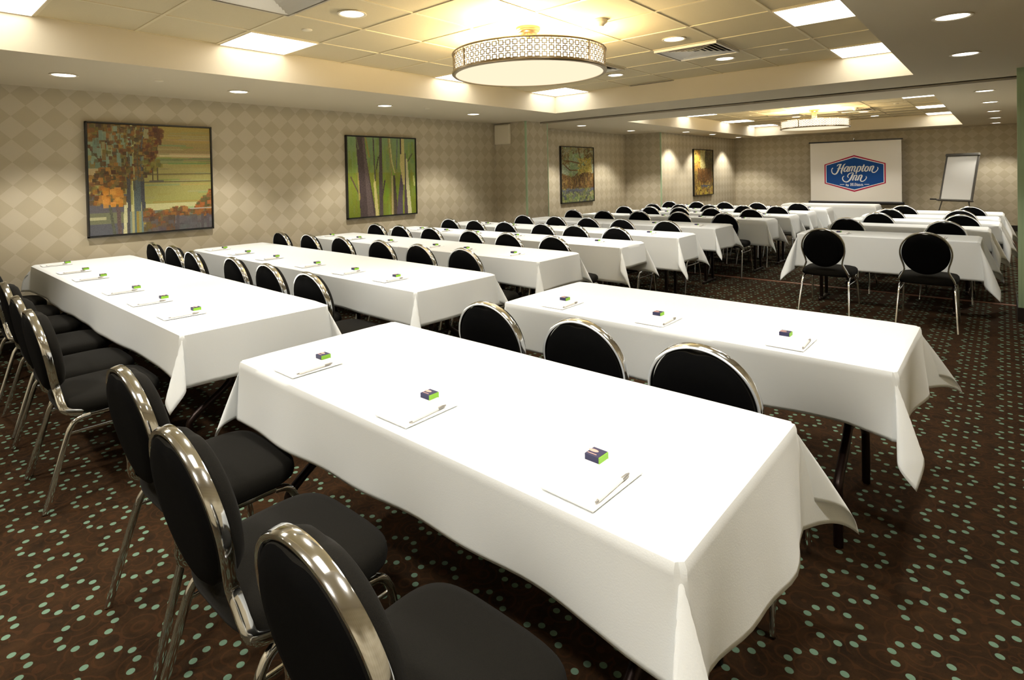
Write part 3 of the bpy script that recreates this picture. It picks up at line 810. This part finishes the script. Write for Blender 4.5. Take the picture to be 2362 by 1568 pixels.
def dabs(img, rs, n, box, pal, sz, j=12, tall=1.0, cond=None):
    for _ in range(n):
        x, y = rs.uniform(box[0], box[2]), rs.uniform(box[1], box[3])
        if cond and not cond(x, y): continue
        s = rs.uniform(sz * .5, sz); rect(img, x - s / 2, y - s / 2 * tall, x + s / 2, y + s / 2 * tall, pal[rs.randint(len(pal))], rs, j, rs.uniform(.6, 1))
def p_orange(img, rs):
    grad(img, 0, .26, (168, 142, 70), (150, 128, 86)); grad(img, .26, .30, (190, 160, 120), (185, 155, 115)); grad(img, .30, .36, (118, 124, 82), (132, 136, 84))
    grad(img, .36, .74, (168, 152, 92), (150, 144, 78)); grad(img, .74, .80, (190, 180, 130), (190, 180, 130)); grad(img, .80, .86, (105, 106, 96), (120, 115, 95)); grad(img, .86, 1, (120, 80, 45), (92, 78, 70))
    for _ in range(46):
        y = rs.uniform(0, .8); x = rs.uniform(.35, .9); rect(img, x, y, x + rs.uniform(.1, .5), y + rs.uniform(.006, .016), (rs.choice([150, 172, 120]), rs.choice([140, 156]), rs.choice([70, 96, 110])), rs, 14, .5)
    rect(img, .55, .275, 1, .285, (205, 186, 140)); rect(img, .42, .455, 1, .460, (110, 96, 60)); rect(img, .42, .53, 1, .535, (104, 92, 56))
    rect(img, 0, .0, .42, .55, (126, 100, 56)); rect(img, .0, .14, .10, .34, (132, 146, 120)); rect(img, .13, .16, .26, .30, (126, 142, 118)); rect(img, .0, .33, .14, .40, (112, 126, 104)); rect(img, 0, .40, .20, .5, (186, 160, 116))
    rect(img, 0, .5, .16, .53, (178, 176, 138)); rect(img, 0, .64, .3, .8, (92, 86, 92)); rect(img, 0, .8, .3, .9, (112, 110, 84)); rect(img, 0, .84, .12, .86, (176, 168, 130)); rect(img, 0, .9, .3, 1, (86, 84, 92))
    for pts, wd, c in (([(.30, .2), (.29, 1)], .03, (74, 70, 72)), ([(.325, 0), (.33, .45), (.34, .9)], .022, (190, 182, 120)), ([(.37, .38), (.36, .8)], .055, (82, 92, 94)), ([(.40, .40), (.41, .82)], .03, (66, 66, 72)),
                       ([(.345, .25), (.34, .6)], .02, (84, 84, 74)), ([(.27, .72), (.26, 1)], .028, (198, 188, 146)), ([(.15, .75), (.18, 1)], .022, (84, 84, 68)), ([(.21, .72), (.22, 1)], .03, (96, 76, 72)), ([(0, .2), (.14, .42)], .008, (80, 70, 52)), ([(.08, .15), (.1, .45)], .007, (90, 78, 52))):
        stroke(img, pts, wd, c, rs, 12)
    for k, c in enumerate(((122, 132, 118), (168, 160, 110), (90, 106, 110), (150, 126, 60), (140, 136, 96), (96, 110, 112), (164, 140, 70))): rect(img, .30 + k * .018, .80, .318 + k * .018, 1, c, rs, 6)
    pal = [(134, 86, 34), (146, 98, 40), (92, 58, 28), (118, 98, 46), (104, 64, 28), (84, 70, 42), (140, 108, 46), (100, 84, 42), (76, 56, 34)]
    dabs(img, rs, 620, (0, 0, .56, .5), pal, .038, 16, 1.1, cond=lambda x, y: (y < .16 or abs(x - .34 - .1 * y) < .13 or rs.rand() < .22) and x < .58 - max(0, y - .12) * .35)
    dabs(img, rs, 180, (.40, .02, .58, .36), [(98, 54, 26), (116, 66, 28), (138, 106, 44), (84, 46, 26)], .035, cond=lambda x, y: x < .60 - y * .3)
    dabs(img, rs, 34, (.02, .04, .46, .34), [(128, 146, 126), (118, 138, 122), (158, 152, 112)], .028, 8, 3.2)
    for xx, cc in ((.30, (84, 78, 60)), (.335, (160, 152, 96)), (.37, (92, 84, 60)), (.27, (120, 112, 70)), (.395, (80, 84, 84))): stroke(img, [(xx + .03, .02), (xx, .28), (xx + .005, .50)], .010, cc, rs, 10)
    dabs(img, rs, 120, (.15, .05, .50, .48), pal, .030, 16)
    dabs(img, rs, 230, (.0, .40, .27, .72), pal + [(160, 104, 40), (172, 112, 44)], .038, cond=lambda x, y: x + y > .5)
    dabs(img, rs, 30, (.10, .58, .24, .74), [(196, 126, 36), (206, 140, 60)], .05)
    dabs(img, rs, 30, (.42, .33, .56, .42), [(130, 116, 50), (110, 100, 50)], .035); stroke(img, [(.49, .4), (.49, .52)], .01, (86, 72, 46)); stroke(img, [(.53, .4), (.53, .52)], .01, (86, 72, 46)); rect(img, .46, .52, .58, .53, (96, 88, 76))
    dabs(img, rs, 260, (.42, .76, 1, .90), [(130, 76, 30), (104, 62, 28), (150, 94, 36), (96, 84, 42), (112, 72, 48)], .045, cond=lambda x, y: y > .80 - .02 * math.sin(x * 20))
    dabs(img, rs, 150, (.84, .62, 1, .80), [(150, 84, 34), (120, 76, 34), (88, 80, 44), (170, 92, 36)], .04, cond=lambda x, y: y > .62 + (1 - x) * 1.1)
    rect(img, .80, .795, 1, .805, (170, 160, 150)); dabs(img, rs, 90, (.42, .88, .8, 1), [(120, 66, 34), (86, 68, 56), (104, 84, 50), (90, 82, 84)], .06); dabs(img, rs, 50, (.7, .88, 1, 1), [(98, 92, 96), (84, 76, 80)], .08)
    for x in (.68, .9, .95): rect(img, x, .86, x + .025, 1, (82, 72, 76), rs, 6)
    grain(img, rs, 7)
def p_green(img, rs):
    grad(img, 0, .45, (128, 150, 104), (132, 146, 74)); grad(img, .45, 1, (134, 142, 46), (112, 122, 22))
    for _ in range(160):
        x = rs.uniform(0, 1); y = rs.uniform(0, .9); rect(img, x, y, x + rs.uniform(.01, .04), y + rs.uniform(.08, .3), (rs.randint(100, 150), rs.randint(116, 158), rs.randint(20, 110)), rs, 10, .35)
    T_ = [([(.17, 0, .11), (.21, .4, .14), (.27, 1, .22)], (74, 58, 58)), ([(.22, .0, .03), (.26, .5, .05), (.31, 1, .09)], (100, 82, 80)), ([(.25, 0), (.30, .25)], (160, 136, 60)), ([(.375, .45, .02), (.37, .6, .03), (.40, 1, .05)], (206, 190, 124)),
          ([(.36, 0), (.37, .3), (.38, .55)], (84, 76, 66)), ([(.47, 0, .04), (.46, .5, .05), (.46, 1, .06)], (78, 64, 62)), ([(.52, .55), (.47, .8)], (70, 56, 52)), ([(.58, 0), (.62, .4), (.64, 1, .05)], (150, 132, 78)), ([(.60, 0), (.63, .3), (.67, .45)], (196, 178, 118)),
          ([(.66, .5, .03), (.68, 1, .06)], (72, 58, 46)), ([(.63, .5), (.625, 1)], (180, 160, 110)), ([(.72, 0), (.70, .4)], (104, 112, 104)), ([(.80, .4, .05), (.75, .8, .07), (.74, 1, .10)], (84, 70, 84)), ([(.80, 0, .05), (.79, .35, .07), (.81, .6, .03)], (204, 184, 120)), ([(.77, 0), (.77, .2)], (66, 54, 50)),
          ([(.84, .2), (.84, .5), (.84, 1, .06)], (80, 62, 72)), ([(.86, .28, .03), (.87, .6, .05), (.90, 1, .06)], (206, 196, 150)), ([(.04, .5), (.17, .76)], (96, 76, 60)), ([(.14, .45, .012), (.15, .78, .02)], (170, 150, 80)), ([(.12, 0), (.15, .15)], (104, 104, 76)), ([(.95, .2), (.88, .3)], (96, 92, 60)), ([(.43, .25), (.40, .4)], (70, 72, 40)), ([(.97, .5, .02), (.98, .62, .03)], (190, 186, 110))]
    for pts, c in T_: stroke(img, [p if len(p) > 2 else (*p, .018) for p in pts], .02, c, rs, 10)
    grain(img, rs, 7)
def p_branch(img, rs):
    img[:] = (140, 128, 80); dabs(img, rs, 900, (0, 0, 1, .5), [(140, 120, 60), (116, 92, 44), (160, 150, 110), (130, 138, 90), (150, 150, 120), (98, 76, 36)], .05, 14)
    dabs(img, rs, 90, (.25, .14, .65, .55), [(136, 158, 116), (148, 160, 128), (150, 164, 110)], .10, 8); dabs(img, rs, 60, (0, .34, .2, .5), [(160, 168, 140)], .07, 8); dabs(img, rs, 40, (.85, .34, 1, .5), [(168, 172, 150)], .07, 8)
    for pts in ([(.5, 0), (.58, .2), (.6, .45)], [(.6, .42), (.25, .42), (.05, .30)], [(.55, .44), (.38, .54)], [(.56, .44), (.75, .52), (.98, .72)], [(.6, .3), (.3, .26), (.1, .25)], [(.8, .42), (.98, .52)], [(.62, .25), (.9, .1)]): stroke(img, pts, .024, (112, 76, 30), rs, 14)
    dabs(img, rs, 200, (.5, .2, .95, .55), [(190, 160, 60), (176, 158, 70), (200, 180, 100)], .035, 16)
    dabs(img, rs, 700, (0, .5, 1, .78), [(110, 76, 32), (128, 92, 40), (90, 66, 28), (150, 116, 60), (96, 70, 36)], .035, 14, 2.2, cond=lambda x, y: y > .50 + .06 * math.sin(5 * x))
    dabs(img, rs, 700, (0, .77, 1, 1), [(120, 118, 90), (88, 88, 88), (160, 150, 100), (130, 134, 70), (70, 70, 80), (110, 128, 70)], .045, 16); dabs(img, rs, 40, (0, .77, 1, .80), [(96, 96, 116)], .05, 8, .5); grain(img, rs, 30)
def p_gold(img, rs):
    img[:] = (128, 96, 36); dabs(img, rs, 900, (0, 0, 1, 1), [(150, 116, 40), (120, 86, 30), (170, 130, 50), (76, 60, 26), (140, 110, 60)], .035, 20, 1.6)
    dabs(img, rs, 160, (0, 0, .55, .45), [(214, 176, 70), (196, 150, 50), (190, 140, 70)], .06, 14); dabs(img, rs, 70, (.35, 0, .62, .4), [(200, 180, 120), (186, 176, 110)], .07, 10, 2); dabs(img, rs, 220, (.6, .02, 1, .5), [(84, 70, 34), (104, 90, 50), (70, 60, 30)], .05, 12, 1.5)
    dabs(img, rs, 160, (.2, .45, .9, .68), [(116, 74, 28), (100, 66, 30)], .06, 8, 2); dabs(img, rs, 40, (.35, .80, .8, .85), [(84, 88, 110), (96, 96, 100)], .07, 8, .5); dabs(img, rs, 120, (.1, .84, .95, 1), [(200, 170, 60), (170, 130, 70), (180, 150, 50), (110, 80, 40)], .06, 14); grain(img, rs, 34)
def painting(lab, x, ya, yz, z0, z1, fn, w, h, seed, gain):
    t = thing('framed_painting', lab, 'painting', (x, (ya + yz) / 2, z0), 0, 'framed tree paintings')
    W, H = yz - ya, z1 - z0; fw, dp = .028, .045
    b = MB()
    b.box(0, dp, -W/2, -W/2 + fw * .5, 0, H); b.box(0, dp, W/2 - fw * .5, W/2, 0, H); b.box(0, dp, -W/2, W/2, 0, fw * .5); b.box(0, dp, -W/2, W/2, H - fw * .5, H); b.box(0, .006, -W/2, W/2, 0, H)
    b.build('frame', M_FRAME, t)
    img = paint_canvas(w, h, fn, seed) / 255.0
    img = np.where(img <= .04045, img / 12.92, ((img + .055) / 1.055) ** 2.4) * gain
    cw, chh = W - fw * 1.3, H - fw * 1.3; xs = np.linspace(-cw / 2, cw / 2, w + 1); zs = np.linspace(H / 2 + chh / 2, H / 2 - chh / 2, h + 1)
    V = [(dp - .012, yy, zz) for zz in zs for yy in xs]; F = [(j * (w + 1) + i, (j + 1) * (w + 1) + i, (j + 1) * (w + 1) + i + 1, j * (w + 1) + i + 1) for j in range(h) for i in range(w)]
    o0 = len(V)
    me = bpy.data.meshes.new('canvas'); 
    V += [(.008, -cw / 2, H / 2 + chh / 2), (.008, cw / 2, H / 2 + chh / 2), (.008, cw / 2, H / 2 - chh / 2), (.008, -cw / 2, H / 2 - chh / 2)]
    c0, c1, c2, c3 = 0, w, (h + 1) * (w + 1) - 1, h * (w + 1)
    F += [(o0, o0 + 1, c1, c0), (o0 + 1, o0 + 2, c2, c1), (o0 + 2, o0 + 3, c3, c2), (o0 + 3, o0, c0, c3), (o0 + 3, o0 + 2, o0 + 1, o0)]
    me.from_pydata(V, [], F); ca = me.color_attributes.new('paint', 'FLOAT_COLOR', 'CORNER')
    cols = np.ones((len(me.loops), 4), np.float32); fc = np.clip(img.reshape(-1, 3), 0, 1)
    cols[:4 * w * h, :3] = np.repeat(fc, 4, axis=0); cols[4 * w * h:, :3] = .02
    ca.data.foreach_set('color', cols.ravel())
    me.materials.append(M_PAINT); o = bpy.data.objects.new('canvas', me); COL.objects.link(o); o.parent = t
M_PAINT = mat('oil_paint', (.5, .5, .5), .5, bump=(90, .25, .002))
_a = M_PAINT.node_tree.nodes.new('ShaderNodeAttribute'); _a.attribute_name = 'paint'
M_PAINT.node_tree.links.new(_a.outputs['Color'], M_PAINT.node_tree.nodes['Principled BSDF'].inputs['Base Color'])
PG = np.array([.90, .97, .95])
painting('large framed painting of orange autumn trees on the near left wall', XL, -3.02, -1.84, .934, 2.069, p_orange, 200, 190, 3, PG)
painting('framed painting of tall trunks in bright green on the near left wall', XL, -.085, 1.142, .908, 2.05, p_green, 150, 140, 4, PG)
painting('framed painting of spreading branches over blue ground in the left alcove', -2.35, 5.00, 6.24, .86, 2.03, p_branch, 84, 100, 5, PG)
painting('framed painting of golden woodland on the far left wall', -1.45, 9.45, 10.72, .84, 2.02, p_gold, 70, 90, 6, PG)

# ------------------------------------------------------------------ wall speaker on the left pier
t = thing('wall_speaker', 'square beige speaker high on the left pier just under the soffit', 'speaker', (-2.115, 3.0, 2.0), 0)
b = MB(); b.box(-.172, .172, -.045, 0, 0, .34, bev=.008); b.build('cabinet', M_BEIGE, t)
b = MB(); b.box(-.160, .160, -.052, -.044, .014, .326, bev=.004); b.build('grille', M_BEIGE, t)

# ------------------------------------------------------------------ projection screen
SX0, SX1, SY, SZ0, SZ1 = .585, 2.515, 12.10, .635, 2.13
t = thing('projection_screen', 'pull-up projection screen with hexagonal blue and red emblem before the back wall', 'projection screen', ((SX0 + SX1) / 2, SY, 0))
hx = (SX1 - SX0) / 2
b = MB(); b.box(-hx, hx, -.002, .001, SZ0, SZ1); fabric = b.build('screen_fabric', M_SCREEN, t)
b = MB(); b.box(-hx - .03, hx + .03, -.015, .015, SZ1 - .01, SZ1 + .022, bev=.006); b.build('top_bar', M_BLACK, t)
b = MB(); b.box(-hx - .05, hx + .05, -.045, .045, SZ0 - .075, SZ0 + .002, bev=.02); b.build('roller_case', M_BLACK, t)
b = MB(); b.sweep([(0, .05, .02), (0, .05, SZ1 + .05)], .014, .014, (0, 1, 0), 12); b.build('pole', M_BLACK, t, True)
b = MB(); b.sweep(smooth_path([(0, .05, SZ1 + .05), (0, .03, SZ1 + .085), (0, 0, SZ1 + .08), (0, -.004, SZ1 + .03)], 5), .005, .005, (1, 0, 0), 8); b.build('hook', M_CHROME, t, True)
for a in (PI / 2, PI / 2 + 2.09, PI / 2 - 2.09):
    b = MB(); b.sweep([(0, .05, .42), (.42 * math.cos(a), .05 + .28 * math.sin(a), .008)], .009, .009, (0, 0, 1), 8); b.build('leg', M_BLACK, t, True)
# emblem printed on the fabric: coordinates measured on the emblem, 1988 units wide
EW, EH = 1.298, .915
def ep(px, py, d): return ((px - 187) / 1988 * EW + (.905 - (SX0 + SX1) / 2), -d, 1.785 - (py - 98) / 1252 * EH)
def hexa(i, d, b):
    k = i * .55
    P = [(187 + i, 395 + k), (1181, 98 + i * 1.18), (2175 - i, 395 + k), (2175 - i, 1060 - k), (1181, 1350 - i * 1.18), (187 + i, 1060 - k)]
    b.add([ep(x, y, d) for x, y in P] + [ep(x, y, d - .0006) for x, y in P], [tuple(range(6)), tuple(range(11, 5, -1))] + [(q, (q + 1) % 6, 6 + (q + 1) % 6, 6 + q) for q in range(6)])
for nm, i, d, m in (('emblem_border', 0, .0035, M_RED), ('emblem_outline', 42, .0045, M_WHITEP), ('emblem_field', 68, .0055, M_BLUE)):
    b = MB(); hexa(i, d, b); b.build(nm, m, fabric)
b = MB(); sk = [0]
def ink(pts, closed=False):
    P = [(p[0], p[1], p[2]) for p in pts]; Q = []
    for i in range(len(P) - 1):
        p0 = P[i - 1] if i else P[0]; p1, p2 = P[i], P[i + 1]; p3 = P[i + 2] if i + 2 < len(P) else P[-1]
        for j in range(7):
            s = j / 7; Q.append([.5 * (2 * p1[a] + (p2[a] - p0[a]) * s + (2 * p0[a] - 5 * p1[a] + 4 * p2[a] - p3[a]) * s * s + (3 * p1[a] - p0[a] - 3 * p2[a] + p3[a]) * s ** 3) for a in range(3)])
    Q.append(list(P[-1])); vs = []; sk[0] += 1; d = .0062 + .00003 * sk[0]
    for i, q in enumerate(Q):
        a, c = Q[max(0, i - 1)], Q[min(len(Q) - 1, i + 1)]; tx, ty = c[0] - a[0], c[1] - a[1]; l = math.hypot(tx, ty) or 1
        nx, ny = -ty / l * q[2] / 2, tx / l * q[2] / 2; vs += [ep(q[0] + nx, q[1] + ny, d), ep(q[0] - nx, q[1] - ny, d)]
    b.add(vs, [(2 * i, 2 * i + 1, 2 * i + 3, 2 * i + 2) for i in range(len(Q) - 1)])
# H
ink([(480, 520, 28), (442, 560, 30), (435, 630, 32), (460, 700, 34), (525, 738, 36), (590, 715, 44), (640, 640, 54), (685, 540, 58), (725, 440, 56), (765, 395, 30)])
ink([(615, 462, 24), (650, 420, 28), (700, 404, 26), (772, 396, 20)]); ink([(900, 382, 12), (850, 425, 38), (815, 500, 52), (785, 570, 56), (762, 650, 52), (762, 700, 36), (782, 742, 8)]); ink([(620, 548, 18), (730, 541, 18), (850, 532, 16)])
# a
ink([(1000, 492, 20), (940, 484, 32), (885, 540, 46), (848, 610, 46), (860, 650, 34), (900, 640, 26), (965, 560, 16)]); ink([(1008, 478, 42), (972, 560, 50), (945, 630, 44), (962, 654, 28), (1012, 620, 12)])
# m
ink([(1065, 480, 42), (1035, 565, 46), (1008, 655, 42)]); ink([(1040, 545, 12), (1095, 488, 28), (1138, 498, 44), (1112, 575, 46), (1085, 655, 42)]); ink([(1112, 560, 12), (1180, 487, 28), (1222, 500, 44), (1195, 580, 46), (1176, 635, 42), (1200, 655, 24), (1244, 618, 10)])
# p
ink([(1318, 478, 42), (1280, 590, 46), (1238, 732, 42)]); ink([(1298, 530, 12), (1350, 486, 30), (1390, 508, 46), (1382, 575, 46), (1338, 645, 34), (1285, 656, 16)])
# t
ink([(1505, 425, 40), (1468, 530, 46), (1434, 615, 44), (1450, 655, 28), (1500, 622, 10)]); ink([(1420, 493, 16), (1530, 488, 16)])
# o
ink([(1606, 488, 24), (1560, 520, 44), (1524, 600, 46), (1546, 650, 32), (1600, 630, 40), (1632, 565, 46), (1628, 506, 34), (1600, 488, 22)]); ink([(1630, 520, 14), (1690, 505, 12)])
# n
ink([(1730, 480, 40), (1700, 565, 46), (1668, 655, 42)]); ink([(1704, 550, 12), (1762, 487, 28), (1802, 502, 44), (1772, 580, 46), (1748, 640, 42), (1768, 688, 32), (1830, 694, 28), (1905, 635, 28), (1938, 565, 28), (1918, 522, 22)])
# I
ink([(1170, 702, 14), (1120, 700, 22), (1050, 712, 28), (988, 762, 36), (966, 820, 34), (1000, 866, 18)]); ink([(1165, 703, 14), (1128, 765, 52), (1090, 855, 58), (1040, 935, 52), (980, 992, 40), (910, 1010, 34), (838, 978, 34), (798, 908, 34), (808, 842, 30), (852, 806, 20)])
# n n
ink([(1196, 778, 42), (1160, 870, 46), (1122, 962, 42)]); ink([(1164, 850, 12), (1222, 784, 28), (1268, 798, 44), (1242, 872, 46), (1214, 935, 42), (1236, 956, 24), (1290, 905, 10)])
ink([(1356, 778, 42), (1322, 870, 46), (1284, 962, 42)]); ink([(1326, 850, 12), (1385, 784, 28), (1430, 802, 46), (1400, 880, 48), (1380, 945, 44), (1408, 990, 32), (1470, 985, 28), (1540, 930, 28), (1574, 862, 28), (1558, 822, 22)])
# by + dashes
ink([(705, 1096, 16), (856, 1096, 16)]); ink([(1505, 1096, 16), (1660, 1096, 16)])
ink([(914, 1072, 20), (910, 1142, 20)]); ink([(912, 1108, 10), (940, 1100, 16), (950, 1122, 20), (934, 1142, 14), (908, 1140, 10)]); ink([(962, 1100, 20), (982, 1142, 18)]); ink([(1006, 1100, 12), (984, 1145, 14), (960, 1170, 12)])
# Hilton
for x in (1070, 1122): ink([(x, 1050, 22), (x, 1146, 22)]); ink([(x - 20, 1054, 9), (x + 20, 1054, 9)]); ink([(x - 20, 1142, 9), (x + 20, 1142, 9)])
ink([(1070, 1096, 12), (1122, 1096, 12)])
ink([(1172, 1084, 20), (1172, 1146, 20)]); ink([(1172, 1050, 20), (1172, 1068, 20)]); ink([(1154, 1142, 9), (1190, 1142, 9)])
ink([(1222, 1044, 20), (1222, 1146, 20)]); ink([(1204, 1142, 9), (1240, 1142, 9)]); ink([(1206, 1048, 9), (1224, 1048, 9)])
ink([(1268, 1064, 18), (1266, 1130, 20), (1280, 1144, 14), (1296, 1138, 8)]); ink([(1248, 1086, 10), (1294, 1086, 10)])
ink([(1334, 1086, 16), (1310, 1100, 20), (1308, 1130, 20), (1334, 1146, 14), (1358, 1130, 20), (1356, 1100, 20), (1334, 1086, 16)])
ink([(1400, 1084, 20), (1400, 1146, 20)]); ink([(1402, 1104, 10), (1428, 1086, 14), (1450, 1100, 20), (1450, 1146, 20)]); ink([(1382, 1142, 9), (1418, 1142, 9)]); ink([(1434, 1142, 9), (1470, 1142, 9)])
b.build('emblem_lettering', M_WHITEP, fabric)

# ------------------------------------------------------------------ easel
t = thing('flip_chart_easel', 'grey easel holding a blank white board in the far right corner', 'easel', (3.51, 11.80, 0), math.radians(-30))
M = Matrix.Translation((0, 0, .72)) @ Matrix.Rotation(math.radians(-14), 4, 'X')
b = MB(); b.box(-.31, .31, 0, .02, 0, .99, M, bev=.01); b.build('board', M_BOARD, t)
b = MB()
for a in ((-.335, -.305), (.305, .335)): b.box(a[0], a[1], -.006, .026, -.02, 1.00, M)
b.build('frame', M_GREY, t)
b = MB(); b.box(-.345, .345, -.03, .03, .99, 1.05, M, bev=.012); b.build('top_clamp', M_GREY, t)
b = MB(); b.box(-.36, .36, -.07, .02, -.045, -.015, M, bev=.006); tray = b.build('tray', M_GREY, t)
for p0, p1 in (((-.27, .0, .70), (-.42, -.10, .0)), ((.27, .0, .70), (.40, -.10, .0)), ((0, .27, 1.45), (0, .56, .0))):
    b = MB(); b.sweep([p0, p1], .012, .012, (0, 1, 0), 10); b.build('leg', M_GREY, t, True)
tag(MB().box(-.25, -.13, -.0, .03, 0, .028, bev=.004).build('board_eraser', M_BLACK), 'black eraser resting on the tray of the easel', 'eraser').location = (3.51 - .20, 11.80 + .04, .707)
